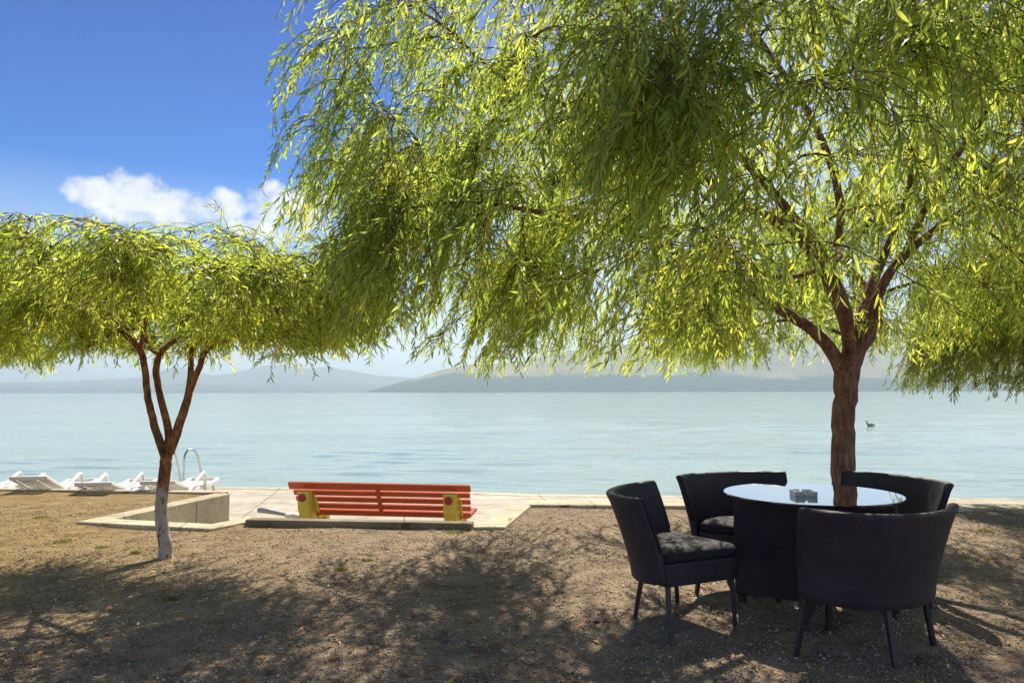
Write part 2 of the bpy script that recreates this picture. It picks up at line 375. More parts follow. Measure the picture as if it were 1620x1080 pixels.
M_white = mat_noise('white_plastic', (.74, .73, .70), (.84, .83, .80), scale=4, rough=.4, bump=.05, bscale=60)
M_red = mat_wood('red_paint', (.50, .075, .018), (.66, .12, .03))
M_yellow = mat_wood('yellow_paint', (.60, .48, .05), (.78, .64, .08), axis=(6, 6, 3))
M_disc = mat_noise('red_disc', (.42, .03, .05), (.5, .05, .07), rough=.5)

# ------------------------------------------------------------------ setting: gravel, kerbs, quay, water, hills
Q = -0.37          # level of the sunken quay
WL = -0.62         # level of the lake
bound = [(-60, 14.6), (-7.41, 11.088), (-4.12, 10.66), (-4.566, 8.282), (-3.117, 7.891), (-2.96, 8.30), (-2.86, 8.20), (-0.10, 7.94), (0.227, 9.407), (2.209, 9.274), (5.152, 9.081), (6.6, 9.0), (9.5, 8.9), (60, 7.2)]
def ground_z(x, y):
    return .03 * noise.noise(Vector((x * .9, y * .9, 3))) + .012 * noise.noise(Vector((x * 3.1, y * 3.1, 7)))
# fine grid clipped by the kerb line
def edge_at(x, y):   # is the point on the gravel side
    inside = False; poly = [(-60, -60)] + bound + [(60, -60)]
    j = len(poly) - 1
    for i in range(len(poly)):
        xi, yi = poly[i]; xj, yj = poly[j]
        if (yi > y) != (yj > y) and x < (xj - xi) * (y - yi) / (yj - yi) + xi: inside = not inside
        j = i
    return inside
bm = bmesh.new()
vsb = [bm.verts.new((p[0], p[1], 0)) for p in [(-60, -60)] + bound + [(60, -60)]]
bm.faces.new(vsb)
bmesh.ops.triangulate(bm, faces=bm.faces[:])
for ax, lo, hi, stp in (('x', -9.0, 9.0, .3), ('y', 1.5, 12.0, .3)):
    v = lo
    while v < hi:
        co = (v, 0, 0) if ax == 'x' else (0, v, 0); no = (1, 0, 0) if ax == 'x' else (0, 1, 0)
        bmesh.ops.bisect_plane(bm, geom=bm.verts[:] + bm.edges[:] + bm.faces[:], plane_co=co, plane_no=no); v += stp
for v in bm.verts:
    if abs(v.co.x) < 20 and 0 < v.co.y < 14: v.co.z = ground_z(v.co.x, v.co.y)
o = from_bm('gravel_ground', bm, M_ground, smooth=True); tag(o, kind='structure')

bm = bmesh.new()
qpts = [(-60, 20.5), (-10.12, 15.13), (-8.486, 14.9), (-5.767, 14.55), (-2.956, 14.305), (0.377, 13.42), (3.012, 13.15), (7.299, 12.85), (8.2, 12.75), (8.9, 11.9), (9.4, 10.2), (12, 7.0), (60, 3), (60, -20), (-60, -20)]
prism(bm, qpts[::-1], -3.0, Q)
o = from_bm('quay_pavement', bm, M_conc, bevel=.02); tag(o, kind='structure')
# paving joints lines as shallow real grooves are below pixel size; a slightly proud lip runs along the water
def strip(bm, pts, w, z0, z1, side=1):
    for i in range(len(pts) - 1):
        a = Vector((*pts[i], 0)); b = Vector((*pts[i + 1], 0)); d = (b - a).normalized(); n = Vector((-d.y, d.x, 0)) * side
        prism(bm, [(a.x, a.y), (b.x, b.y), (b.x + n.x * w, b.y + n.y * w), (a.x + n.x * w, a.y + n.y * w)], z0, z1 - .0015 * i)
bm = bmesh.new(); strip(bm, qpts[1:9], .28, Q - .02, Q + .012, -1)
o = from_bm('quay_lip', bm, M_kerb, bevel=.012); tag(o, kind='structure')

# low retaining kerbs around the sunken bays; their tops stand just proud of the gravel
def kerb(name, pts, w, z1, side, label, mat=M_kerb, z0=Q - .03):
    bm = bmesh.new(); strip(bm, pts, w, z0, z1, side)
    o = from_bm(name, bm, mat, bevel=.010)
    return tag(o, label, 'kerb', 'concrete kerbs between gravel and quay')
kerb('concrete_kerb', [(-30, 12.9), (-7.41, 11.088), (-4.02, 10.66)], .16, .035, 1, 'long concrete kerb in front of the white sun loungers')
kerb('concrete_kerb', [(-4.12, 10.62), (-4.72, 8.32)], .24, .03, 1, 'slanting retaining kerb with a tall plaster face, running back to the loungers', z0=Q - .02)
kerb('concrete_kerb', [(-4.55, 8.262), (-3.10, 7.86)], .26, .032, 1, 'short wide concrete kerb just behind the whitewashed trunk')
kerb('concrete_kerb', [(-3.10, 7.87), (-2.74, 8.55)], .24, .026, 1, 'short slanting kerb between the whitewashed tree and the bench')
kerb('concrete_kerb', [(-2.84, 8.16), (-0.42, 7.90)], .15, .072, 1, 'raised concrete beam in front of the red bench, in darker concrete with the shade of its side painted in', M_kerb_shade)
kerb('concrete_kerb', [(-0.40, 7.93), (-0.08, 7.93), (0.227, 9.41)], .26, .03, 1, 'pale slanting kerb at the right end of the bench bay')
kerb('concrete_kerb', [(0.20, 9.41), (2.209, 9.274), (5.152, 9.081), (9.6, 8.9)], .34, .04, 1, 'long straight kerb behind the black tub chairs')

def lake():
    # one sheet to the horizon; real wavelets near the shore, flattening with distance
    rng = np.random.default_rng(12)
    ys = [4.0, 8.0, 11.5]
    while ys[-1] < 400: ys.append(ys[-1] + max(.07, ys[-1] ** 2 * .00042))
    ys += [520, 700, 1000, 1600, 2600, 4500, 8000, 16000, 60000]
    xr = np.concatenate([[-30, -8, -3, -1.5], np.linspace(-.85, .85, 560), [1.5, 3, 8, 30]])
    ys = np.array(ys); Yg, Rg = np.meshgrid(ys, xr, indexing='ij'); Xg = Rg * Yg
    dy = np.gradient(ys)[:, None] * np.ones_like(Xg); Z = np.zeros_like(Xg)
    for lam in np.geomspace(.28, 4.5, 40):
        a = math.radians(rng.normal(-8, 24)); k = 2 * math.pi / lam; ph = rng.uniform(0, 6.28)
        amp = .0058 * lam ** .85 * rng.uniform(.6, 1.3)
        fade = np.clip(lam / (dy * 1.3 + 1e-6) - .6, 0, 1) if lam < 3 else np.clip(lam / (dy * .9) , 0, 1)
        grp = .6 + .4 * np.sin(Xg * k * .09 * rng.uniform(.5, 1.5) + Yg * k * .13 + ph * 3)
        Z += amp * fade * grp * np.sin(k * (math.sin(a) * Xg + math.cos(a) * Yg) + ph)
    n1, n2 = Xg.shape
    mod = np.empty_like(Xg)
    for i in range(n1):
        for j in range(0, n2, 4):
            v = .75 + .9 * noise.fractal(Vector((Xg[i, j] * .05, Yg[i, j] * .16, 2)), .8, 2.1, 3)
            mod[i, j:j + 4] = max(.12, v)
    mod *= np.clip(.8 + Rg * .55, .35, 1.25); Z *= mod
    V = np.stack([Xg, Yg, WL + Z], -1).reshape(-1, 3)
    me = bpy.data.meshes.new('lake_water'); nf = (n1 - 1) * (n2 - 1)
    ii, jj = np.meshgrid(np.arange(n1 - 1), np.arange(n2 - 1), indexing='ij'); a = (ii * n2 + jj).ravel()
    F = np.stack([a, a + 1, a + n2 + 1, a + n2], -1)
    me.vertices.add(len(V)); me.vertices.foreach_set('co', V.astype(np.float32).ravel())
    me.loops.add(nf * 4); me.loops.foreach_set('vertex_index', F.ravel().astype(np.int32))
    me.polygons.add(nf); me.polygons.foreach_set('loop_start', (np.arange(nf) * 4).astype(np.int32)); me.polygons.foreach_set('loop_total', np.full(nf, 4, np.int32))
    me.update(); tag(link('lake_water', me, M_water, smooth=True), kind='structure')
lake()

def hill(name, prof, dist, depth, mat, seed, rough=.12, nx=220, ny=26):
    # prof: list of (pixel x, pixels above the horizon); real ridge at `dist` metres with a real depth
    xs = [p[0] for p in prof]; hsx = [p[1] for p in prof]
    V = []; Fc = []
    for i in range(nx + 1):
        px = xs[0] + (xs[-1] - xs[0]) * i / nx
        hh = np.interp(px, xs, hsx) / FPX * dist
        X = (px - 810) / FPX * dist
        for j in range(ny + 1):
            t = j / ny; y = dist - depth * .5 + depth * t
            cross = math.sin(math.pi * min(1, t)) ** .85
            q = Vector((X / dist * 9, y / depth * 3, seed))
            nzv = noise.fractal(q, .9, 2.1, 6)
            rdg = abs(noise.noise(Vector((X / dist * 14, t * 2.5, seed + 5))))
            z = hh * cross * (1 + rough * nzv - rough * 1.2 * rdg * (1 - cross * .6)) - .01 * dist * .02
            V.append((X * (y / dist), y, WL + max(z, -8) if 0 < j < ny else WL - 8))
    for i in range(nx):
        for j in range(ny):
            a = i * (ny + 1) + j; Fc.append((a, a + ny + 1, a + ny + 2, a + 1))
    me = bpy.data.meshes.new(name); me.from_pydata(V, [], Fc); me.update()
    o = link(name, me, mat, smooth=True); tag(o, kind='structure'); return o
M_h1 = mat_hill('dry_hillside', (.14, .15, .08), (.36, .31, .17), (.05, .10, .075), 75)
M_h2 = mat_hill('far_ridge', (.10, .11, .10), (.20, .18, .14), (.06, .08, .07), 60)
M_h3 = mat_hill('wooded_headland', (.05, .08, .05), (.10, .12, .07), (.04, .06, .04), 20)
hill('hills', [(575, 0), (600, 7), (640, 20), (700, 38), (740, 45), (820, 50), (900, 62), (1000, 70), (1100, 74), (1200, 86), (1260, 92), (1340, 84), (1420, 72), (1500, 66), (1600, 58), (1720, 50), (1900, 30), (2100, 10)], 4500, 2500, M_h1, 1.7)
hill('mountains', [(-350, 8), (-150, 12), (0, 17), (120, 19), (220, 24), (262, 36), (280, 41), (300, 35), (340, 27), (380, 34), (420, 44), (450, 43), (480, 36), (520, 40), (560, 33), (600, 26), (700, 20), (850, 14), (1000, 8)], 8000, 3000, M_h2, 4.1, .05)
hill('headland', [(205, 1), (240, 6), (255, 13), (290, 15), (330, 13), (370, 9), (420, 4), (520, 2.5), (640, 2)], 6300, 900, M_h3, 8.3, .2)

# ------------------------------------------------------------------ haze (air over the lake)
def haze():
    bm = bmesh.new()
    box(bm, (0, 9500, 178), (40000, 22000, 364))
    o = from_bm('haze', bm, None); m = bpy.data.materials.new('haze'); m.use_nodes = True; nt = m.node_tree; nt.nodes.clear()
    out = nt.nodes.new('ShaderNodeOutputMaterial'); pv = nt.nodes.new('ShaderNodeVolumePrincipled')
    pv.inputs['Color'].default_value = (.66, .86, 1.0, 1); pv.inputs['Density'].default_value = 1.9e-4; pv.inputs['Anisotropy'].default_value = .25
    nt.links.new(pv.outputs[0], out.inputs['Volume']); o.data.materials.append(m); tag(o, kind='stuff')
haze()

# ------------------------------------------------------------------ willow trees
def leaf_mesh(name, B, D, Nn, L, W, tint, mat, parent):
    # arrays: base, direction, normal, length, width -> folded lance shaped leaves
    n = len(B)
    D = D / np.linalg.norm(D, axis=1, keepdims=True)
    Nn = Nn - (Nn * D).sum(1, keepdims=True) * D; Nn /= (np.linalg.norm(Nn, axis=1, keepdims=True) + 1e-9)
    Sd = np.cross(D, Nn)
    L = L[:, None]; W = W[:, None]
    V = np.empty((n, 6, 3))
    V[:, 0] = B
    V[:, 1] = B + D * L * .33 + Sd * W * .5 + Nn * W * .18
    V[:, 2] = B + D * L * .33 - Sd * W * .5 + Nn * W * .18
    V[:, 3] = B + D * L * .68 + Sd * W * .40 - Nn * L * .03
    V[:, 4] = B + D * L * .68 - Sd * W * .40 - Nn * L * .03
    V[:, 5] = B + D * L * 1.0 - Nn * L * .12
    idx = np.arange(n)[:, None] * 6
    loops = (idx + np.array([[0, 1, 2, 1, 3, 4, 2, 3, 5, 4]])).ravel()
    starts = (np.arange(n)[:, None] * 10 + np.array([[0, 3, 7]])).ravel()
    tot = np.tile(np.array([3, 4, 3]), n)
    me = bpy.data.meshes.new(name)
    me.vertices.add(n * 6); me.vertices.foreach_set('co', V.astype(np.float32).ravel())
    me.loops.add(n * 10); me.loops.foreach_set('vertex_index', loops.astype(np.int32))
    me.polygons.add(n * 3); me.polygons.foreach_set('loop_start', starts.astype(np.int32)); me.polygons.foreach_set('loop_total', tot.astype(np.int32))
    me.update(); me.validate()
    at = me.attributes.new('tint', 'FLOAT', 'POINT'); at.data.foreach_set('value', np.repeat(tint, 6).astype(np.float32))
    return link(name, me, mat, parent, smooth=True)

def willow(base, limbs, ctr, rad, zlo, ztop, n_sec, n_strand, seed, label, group, bark, leafmat, leafL=.085, spacing=.024, slen=(.45, 1.15), rim=None, accept=None, lift=.25, wind=(-.25, 0, 0), spread=1.0, droop=.42, over=0, ragged=.2, wfac=(.12, .19)):
    rng = random.Random(seed); nr = np.random.default_rng(seed)
    base = Vector(base)
    root = empty('willow_tree', base, 0, label, 'tree', group)
    V = []; Fc = []; nodes = []
    for lb in limbs:
        pth = smooth_path([(Vector(p) - base, r) for p, r in lb], 5)
        j = [(q + Vector((rng.gauss(0, r * .05), rng.gauss(0, r * .05), 0)) if 2 < i < len(pth) - 1 else q, r) for i, (q, r) in enumerate(pth)]
        tube_arrays([q for q, r in j], [r for q, r in j], 16, V, Fc, wob=.018)
        nodes += [(q, r) for q, r in j if q.z + base.z > zlo + .05 and r < .085]
    me = bpy.data.meshes.new('trunk'); me.from_pydata(V, [], Fc); me.update(); link('trunk', me, bark, root, True)
    # secondary boughs reach to points spread through the crown
    V = []; Fc = []; secs = []
    nodesv = np.array([tuple(q) for q, r in nodes])
    c = Vector(ctr) - base
    tries = 0
    while len(secs) < n_sec and tries < n_sec * 60:
        tries += 1
        a = rng.uniform(0, 2 * math.pi); rr = math.sqrt(rng.uniform(.01, 1)) ; rr = rr ** .8
        ztop_r = zlo + (ztop - zlo) * math.sqrt(max(0, 1 - (rr * .95) ** 3)); zb = zlo + .14 + (rim(rr, a) if rim else 0)
        if ztop_r < zb + .1: ztop_r = zb + .25
        z = zb + (ztop_r - zb) * rng.random() ** 1.08
        p = Vector((c.x + rad[0] * rr * math.cos(a), c.y + rad[1] * rr * math.sin(a), z - base.z))
        if over and math.cos(a) < 0: p.x -= over * min(1.6, max(0, z - 2.1)) * rr * -math.cos(a)
        if accept and not accept(p + base, rng): continue
        # attach to a node that lies closer to the trunk
        tr = Vector((0, 0, p.z))
        d = np.linalg.norm(nodesv - np.array(p), axis=1) + .35 * np.maximum(0, nodesv[:, 2] - p.z)
        k = int(np.argmin(d)); q, r0 = nodes[k]
        ln = (p - q).length
        if ln < .12: continue
        mid = (q + p) / 2 + Vector((rng.gauss(0, .07), rng.gauss(0, .07), lift * ln * .5)) 
        r1 = min(r0 * .6, .006 + .008 * ln)
        pts = smooth_path([(q, r1), (q + (mid - q) * .5 + Vector((0, 0, .03 * ln)), r1 * .85), (mid, r1 * .65), (p, r1 * .35)], 3)
        tube_arrays([x for x, r in pts], [r for x, r in pts], 5, V, Fc, cap=False)
        secs.append([x for x, r in pts])
        if ln > .5 and r1 > .008 and rng.random() < .7:     # let further boughs grow from this one
            for x, r in pts[3:8]: nodes.append((x, r))
            nodesv = np.array([tuple(q_) for q_, r_ in nodes])
    # hanging strands
    cum = []; acc = 0
    for sc in secs: acc += math.exp(rng.gauss(0, .5)); cum.append(acc)
    wnd = Vector(wind); Bs = []; Ds = []; Ns = []; Ls = []; Ti = []
    for s in range(n_strand):
        sc = secs[bisect.bisect(cum, rng.random() * cum[-1]) % len(secs)]
        t = rng.random() ** .55 * (len(sc) - 1); i = min(int(t), len(sc) - 2); p = sc[i].lerp(sc[i + 1], t - i)
        out = Vector((p.x - c.x * .3, p.y - c.y * .3, 0)); out = out.normalized() if out.length > .01 else Vector((1, 0, 0))
        ang = rng.uniform(0, 2 * math.pi); rd = Vector((math.cos(ang), math.sin(ang), 0))
        d = (out * .55 + rd * .8 * spread + Vector((0, 0, rng.uniform(-.2, .75)))).normalized()
        ln = rng.uniform(*slen); nseg = 7; st = ln / nseg; pts = [p]
        zmin = zlo + rng.gauss(0, .06) + ragged * (.5 + noise.noise(Vector((p.x * 1.3, p.y * 1.3, seed)))) + ragged * .6 * noise.noise(Vector((p.x * 4.1, p.y * 4.1, seed)))
        rr = math.hypot((p.x - c.x) / rad[0], (p.y - c.y) / rad[1]); aa = math.atan2((p.y - c.y) / rad[1], (p.x - c.x) / rad[0])
        if rim: zmin += rim(rr, aa) * .8
        for k in range(nseg):
            d = (d + (Vector((0, 0, -droop)) + wnd * .42 + Vector((rng.gauss(0, .09), rng.gauss(0, .09), 0)))).normalized()
            nx_ = pts[-1] + d * st
            if nx_.z + base.z < zmin: break
            pts.append(nx_)
        if len(pts) < 3: continue
        nn = len(pts); tube_arrays(pts, [.0035 * (1 - .75 * k / nn) for k in range(nn)], 3, V, Fc, cap=False)
        # leaves alternate along the strand, denser to the end
        Lt = st * (nn - 1); x = rng.uniform(.02, .16) * Lt; side = 1; tb = rng.gauss(.5, .26)
        sp = spacing * rng.uniform(.75, 1.3)
        while x < Lt:
            f = x / st; i = min(int(f), nn - 2); q = pts[i].lerp(pts[i + 1], f - i); dd = (pts[i + 1] - pts[i]).normalized()
            sd_ = dd.cross(Vector((rng.gauss(0, 1), rng.gauss(0, 1), rng.gauss(0, .6)))).normalized()
            dv = (dd * rng.uniform(.7, 1.2) + sd_ * rng.uniform(.35, .95) + Vector((0, 0, -.25)) + wnd * .3)
            Bs.append(q[:]); Ds.append(dv[:]); Ns.append(sd_.cross(dd)[:] if rng.random() < .5 else (rng.gauss(0, 1), rng.gauss(0, 1), rng.gauss(.4, 1)))
            Ls.append(leafL * rng.uniform(.45, 1.45) * (1 - .35 * max(0, f / nn - .7))); Ti.append(min(1, max(0, tb + rng.gauss(0, .14))))
            x += sp * (1.25 - .5 * x / Lt)
        
    me = bpy.data.meshes.new('branches'); me.from_pydata(V, [], Fc); me.update(); link('branches', me, M_twig, root, True)
    Bs = np.array(Bs); Ls = np.array(Ls); Ti = np.array(Ti)
    leaf_mesh('crown', Bs, np.array(Ds), np.array(Ns), Ls, Ls * nr.uniform(*wfac, len(Ls)), Ti, leafmat, root)
    print('willow leaves', len(Bs))
    return root

M_bark = mat_bark('willow_bark', (.08, .042, .034), (.24, .125, .095), (.40, .24, .18))
M_bark2 = mat_bark('young_willow_bark', (.06, .025, .016), (.26, .105, .04), (.55, .27, .08), 1.5, white=.56)
M_twig = mat_noise('twig_bark', (.10, .055, .025), (.24, .15, .05), scale=5, rough=.7, bump=.2)
M_leaf = mat_leaf('willow_leaf', (.05, .14, .05), (.13, .245, .05), (.33, .375, .07), (.65, .83, .13))
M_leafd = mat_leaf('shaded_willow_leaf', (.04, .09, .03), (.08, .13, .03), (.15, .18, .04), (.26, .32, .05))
M_leafy = mat_leaf('young_willow_leaf', (.08, .17, .04), (.18, .28, .04), (.39, .41, .06), (.66, .84, .10))

big_base = G(1334, 861)
def q_(px, py, Y, r): return (P(px, py, Y), r)
limbs = [
    [(big_base + Vector((0, 0, -.12)), .20), (big_base + Vector((0, 0, .02)), .135), q_(1334, 780, 7, .113), q_(1334, 700, 7, .102), q_(1336, 640, 7, .100), q_(1339, 595, 7, .112), q_(1342, 560, 7, .105)],
    [q_(1336, 600, 7, .085), q_(1318, 560, 6.95, .078), q_(1285, 522, 6.85, .066), q_(1235, 490, 6.7, .058), q_(1185, 457, 6.5, .052), q_(1130, 420, 6.3, .046), q_(1040, 388, 6.0, .038), q_(950, 352, 5.7, .029), q_(850, 335, 5.45, .022), q_(740, 320, 5.3, .015), q_(640, 330, 5.2, .009)],
    [q_(1343, 575, 7, .09), q_(1340, 520, 7.05, .078), q_(1308, 440, 7.0, .070), q_(1262, 375, 6.8, .060), q_(1190, 330, 6.5, .05), q_(1120, 285, 6.2, .042), q_(1000, 205, 6.0, .034), q_(890, 165, 5.8, .027), q_(790, 120, 5.7, .02), q_(700, 40, 5.7, .014), q_(600, -20, 5.8, .008)],
    [q_(1352, 575, 7, .082), q_(1375, 510, 7, .066), q_(1402, 440, 6.9, .054), q_(1452, 385, 6.8, .045), q_(1530, 330, 6.5, .034), q_(1640, 270, 6.2, .02)],
    [q_(1350, 560, 7.05, .075), q_(1368, 480, 7.3, .062), q_(1400, 400, 7.5, .055), q_(1440, 300, 7.5, .050), q_(1444, 200, 7.4, .042), q_(1450, 60, 7.2, .034), q_(1430, -150, 7, .018)],
    [q_(1346, 560, 6.98, .07), q_(1335, 480, 6.5, .058), q_(1290, 390, 5.7, .046), q_(1210, 290, 4.9, .034), q_(1120, 200, 4.2, .02), q_(1050, 140, 3.8, .009)],
    [q_(1352, 565, 7.1, .07), q_(1390, 500, 8.0, .056), q_(1350, 430, 9.0, .044), q_(1290, 380, 9.8, .028), q_(1240, 350, 10.3, .012)],
    [q_(1310, 445, 7.0, .05), q_(1330, 330, 6.8, .045), q_(1290, 200, 6.6, .038), q_(1200, 60, 6.3, .028), q_(1080, -120, 6.0, .015)],
    [q_(1425, 415, 6.85, .04), q_(1480, 300, 6.0, .034), q_(1560, 180, 5.2, .025), q_(1650, 60, 4.6, .014)],
    [q_(1440, 300, 7.5, .035), q_(1485, 210, 7.6, .03), q_(1560, 120, 7.8, .02), q_(1650, 60, 8, .01)],
    [q_(1120, 285, 6.2, .03), q_(1020, 300, 6.8, .026), q_(900, 290, 7.4, .02), q_(780, 270, 7.8, .012), q_(700, 260, 8.0, .007)],
    [q_(1270, 380, 6.8, .035), q_(1330, 405, 6.2, .03), q_(1240, 440, 5.4, .022), q_(1150, 400, 4.6, .013)],
]
def big_rim(r, a):
    left = max(0, math.cos(a - math.pi))           # hangs less low on the lake-left rim
    z = .30 * max(0, r - .88) / .12 * (.2 + .8 * left) if r > .88 else 0
    return z + .22 * max(0, 1 - r / .6) + .26 * max(0, math.cos(a)) ** .5
def big_accept(p, rng):
    if p.y < 3.0 and p.z < 2.3: return False
    if p.y < 6.9 and 1.5 < p.x < 4.0 and p.z < 2.75 and rng.random() < .65: return False
    return True
limbs = [limbs[0]] + [[(p, rr_ * .80) for p, rr_ in lb] for lb in limbs[1:]]
willow(big_base, limbs, (2.75, 6.45, 0), (4.1, 4.05), 1.57, 6.2, 760, 12800, 11,
       'large old weeping willow with a thick brown trunk behind the round table', 'willow trees along the shore', M_bark, M_leaf, leafL=.071, rim=big_rim, ragged=.16, accept=big_accept, wind=(-.10, 0, 0), droop=.40, slen=(.28, .85), over=.31)

sb = G(262, 881)
Ys = sb.y
sl = [
    [(sb + Vector((0, 0, -.08)), .068), (sb + Vector((0, 0, .01)), .060), q_(260, 850, Ys, .054), q_(255, 815, Ys, .050), q_(258, 770, Ys, .050), q_(262, 735, Ys, .050), q_(265, 712, Ys, .044)],
    [q_(262, 724, Ys, .04), q_(250, 690, Ys, .034), q_(236, 640, Ys - .03, .030), q_(230, 590, Ys - .05, .028), q_(221, 552, Ys - .08, .027), q_(195, 525, Ys - .12, .024), q_(160, 480, Ys - .15, .02), q_(125, 425, Ys - .2, .014), q_(80, 390, Ys - .25, .008)],
    [q_(266, 718, Ys, .038), q_(266, 680, Ys + .06, .034), q_(251, 615, Ys + .1, .028), q_(247, 585, Ys + .1, .030), q_(254, 560, Ys + .12, .026), q_(275, 540, Ys + .2, .022), q_(320, 520, Ys + .4, .018), q_(380, 460, Ys + .7, .012), q_(420, 400, Ys + .9, .007)],
    [q_(268, 716, Ys, .042), q_(286, 665, Ys - .03, .038), q_(300, 615, Ys - .05, .032), q_(303, 560, Ys - .05, .022), q_(310, 480, Ys, .016), q_(306, 400, Ys + .05, .010), q_(300, 360, Ys + .05, .006)],
    [q_(301, 618, Ys - .05, .026), q_(316, 580, Ys - .08, .026), q_(328, 552, Ys - .1, .026), q_(375, 530, Ys - .2, .022), q_(440, 490, Ys - .3, .017), q_(510, 430, Ys - .4, .011), q_(570, 385, Ys - .45, .006)],
    [q_(254, 562, Ys + .12, .018), q_(236, 548, Ys + .2, .016), q_(215, 500, Ys + .5, .012), q_(190, 430, Ys + .8, .007)],
    [q_(221, 552, Ys - .08, .018), q_(235, 480, Ys - .5, .014), q_(230, 420, Ys - .9, .008)],
    [q_(328, 552, Ys - .1, .018), q_(370, 500, Ys - .6, .014), q_(420, 440, Ys - 1.0, .008)],
]
def small_rim(r, a): return .75 * max(0, r - .85) / .15 if r > .85 else 0
willow(sb, sl, (-2.72, Ys + .2, 0), (1.62, 1.75), 1.60, 2.98, 270, 3900, 23,
       'young willow with a whitewashed trunk forking into three reddish stems', 'willow trees along the shore', M_bark2, M_leafy, leafL=.062, spacing=.021, ragged=.3, slen=(.2, .62), rim=small_rim, lift=.35, droop=.24, wind=(-.05, 0, 0))

lb_ = Vector((-5.9, 7.4, 0))
def simple_limbs(b, h, spread, seed, r0=.07, n=6):
    rg = random.Random(seed); f = b + Vector((.03, 0, h))
    L = [[(b + Vector((0, 0, -.1)), r0 * 1.3), (b, r0), (b + Vector((.02, .01, h * .5)), r0 * .85), (f, r0 * .75)]]
    for i in range(n):
        a = 2 * math.pi * i / n + rg.uniform(-.25, .25)
        d = Vector((math.cos(a), math.sin(a), 0))
        L.append([(f - Vector((0, 0, .04)), r0 * .55), (f + d * spread * .25 + Vector((0, 0, .45)), r0 * .42), (f + d * spread * .55 + Vector((0, 0, .95)), r0 * .28), (f + d * spread * .85 + Vector((0, 0, 1.15)), r0 * .12)])
    return L
willow(lb_, simple_limbs(lb_, 1.35, 1.8, 5), (-5.9, 7.5, 0), (2.05, 2.3), 1.60, 3.2, 290, 4300, 31,
       'willow at the left edge, its trunk out of view and its crown hanging low', 'willow trees along the shore', M_bark2, M_leafy, leafL=.064, spacing=.021, ragged=.3, droop=.30, slen=(.25, .7), rim=small_rim, wind=(.05, 0, 0))
rb_ = Vector((8.3, 9.9, 0))
def right_rim(r, a): return .7 * max(0, r - .9) / .1 if r > .9 else 0
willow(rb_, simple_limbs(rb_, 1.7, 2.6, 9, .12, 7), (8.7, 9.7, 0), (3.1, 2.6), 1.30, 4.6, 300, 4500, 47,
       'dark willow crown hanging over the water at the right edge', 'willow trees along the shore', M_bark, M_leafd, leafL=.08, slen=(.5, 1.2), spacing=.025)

# ------------------------------------------------------------------ round table
TX, TY = 1.96, 5.03
def disc(bm, c, r, z0, z1, n=96, bev=.0):
    pr = [(r - bev, z0), (r, z0 + bev), (r, z1 - bev), (r - bev, z1)] if bev else [(r, z0), (r, z1)]
    rings = []
    for rr, z in pr: rings.append([bm.verts.new((c[0] + rr * math.cos(2 * math.pi * k / n), c[1] + rr * math.sin(2 * math.pi * k / n), z)) for k in range(n)])
    for a, b in zip(rings, rings[1:]):
        for k in range(n): bm.faces.new((a[k], a[(k + 1) % n], b[(k + 1) % n], b[k]))
    bm.faces.new(rings[0][::-1]); bm.faces.new(rings[-1])
table = empty('round_table', (TX, TY, 0), 0, 'round black glass topped table with a square glass ashtray on it', 'table')
def mat_glass_top():
    m, nt, b, _ = new_mat('black_glass')
    tcn = N(nt, 'ShaderNodeTexCoord'); n = N(nt, 'ShaderNodeTexNoise', {'Vector': tcn.outputs['Object'], 'Scale': 14, 'Detail': 6, 'Roughness': .7})
    nt.links.new(ramp(nt, n.outputs[0], [(.35, (.006, .006, .009)), (.75, (.016, .015, .018))]), b.inputs['Base Color'])
    nt.links.new(ramp(nt, n.outputs[0], [(.3, (.015,) * 3), (.75, (.05,) * 3)]), b.inputs['Roughness'])
    b.inputs['IOR'].default_value = 1.9; b.inputs['Coat Weight'].default_value = 1; b.inputs['Coat Roughness'].default_value = .01; b.inputs['Coat IOR'].default_value = 1.7
    return m
bm = bmesh.new(); disc(bm, (0, 0), .555, .742, .752, bev=.003); from_bm('tabletop', bm, mat_glass_top(), table)
bm = bmesh.new(); disc(bm, (0, 0), .515, .712, .7405, bev=.004); from_bm('rim', bm, M_vinyl, table)
pang = math.atan2(4.79 - TY, 2.41 - TX)
for k, (a, zo) in enumerate(((pang, 0), (pang + math.pi / 2, .002))):
    bm = bmesh.new(); R = Matrix.Rotation(a, 3, 'Z')
    if k == 0: box(bm, (0, 0, .3775), (1.0, .06, .655), R)
    else:
        for s in (-1, 1): box(bm, R @ Vector((s * .265, 0, .3775)), (.47, .06, .655), R)
    from_bm('base_panel', bm, M_weave, table, bevel=.012)
    for s in (-1, 1):
        bm = bmesh.new(); box(bm, R @ Vector((s * .455, 0, .025)), (.055, .045, .05), R); from_bm('foot', bm, M_metal, table, bevel=.006)

# ashtray
ap = G(1271, 784, .752)
ash = empty('ashtray', (ap.x, ap.y, .752), RAD(-4), 'square glass ashtray with notched rim on the black table', 'ashtray')
def mat_ash():
    m, nt, b, _ = new_mat('smoked_glass')
    b.inputs['Base Color'].default_value = (.30, .31, .30, 1); b.inputs['Roughness'].default_value = .08; b.inputs['Transmission Weight'].default_value = .35; b.inputs['IOR'].default_value = 1.5
    tcn = N(nt, 'ShaderNodeTexCoord'); n = N(nt, 'ShaderNodeTexNoise', {'Vector': tcn.outputs['Object'], 'Scale': 30})
    nt.links.new(ramp(nt, n.outputs[0], [(.3, (.42, .44, .42)), (.7, (.6, .62, .58))]), b.inputs['Base Color']); return m
M_ash = mat_ash()
bm = bmesh.new(); box(bm, (0, 0, .006), (.135, .135, .012)); from_bm('tray_base', bm, M_ash, ash, bevel=.002)
bm = bmesh.new(); w = .014
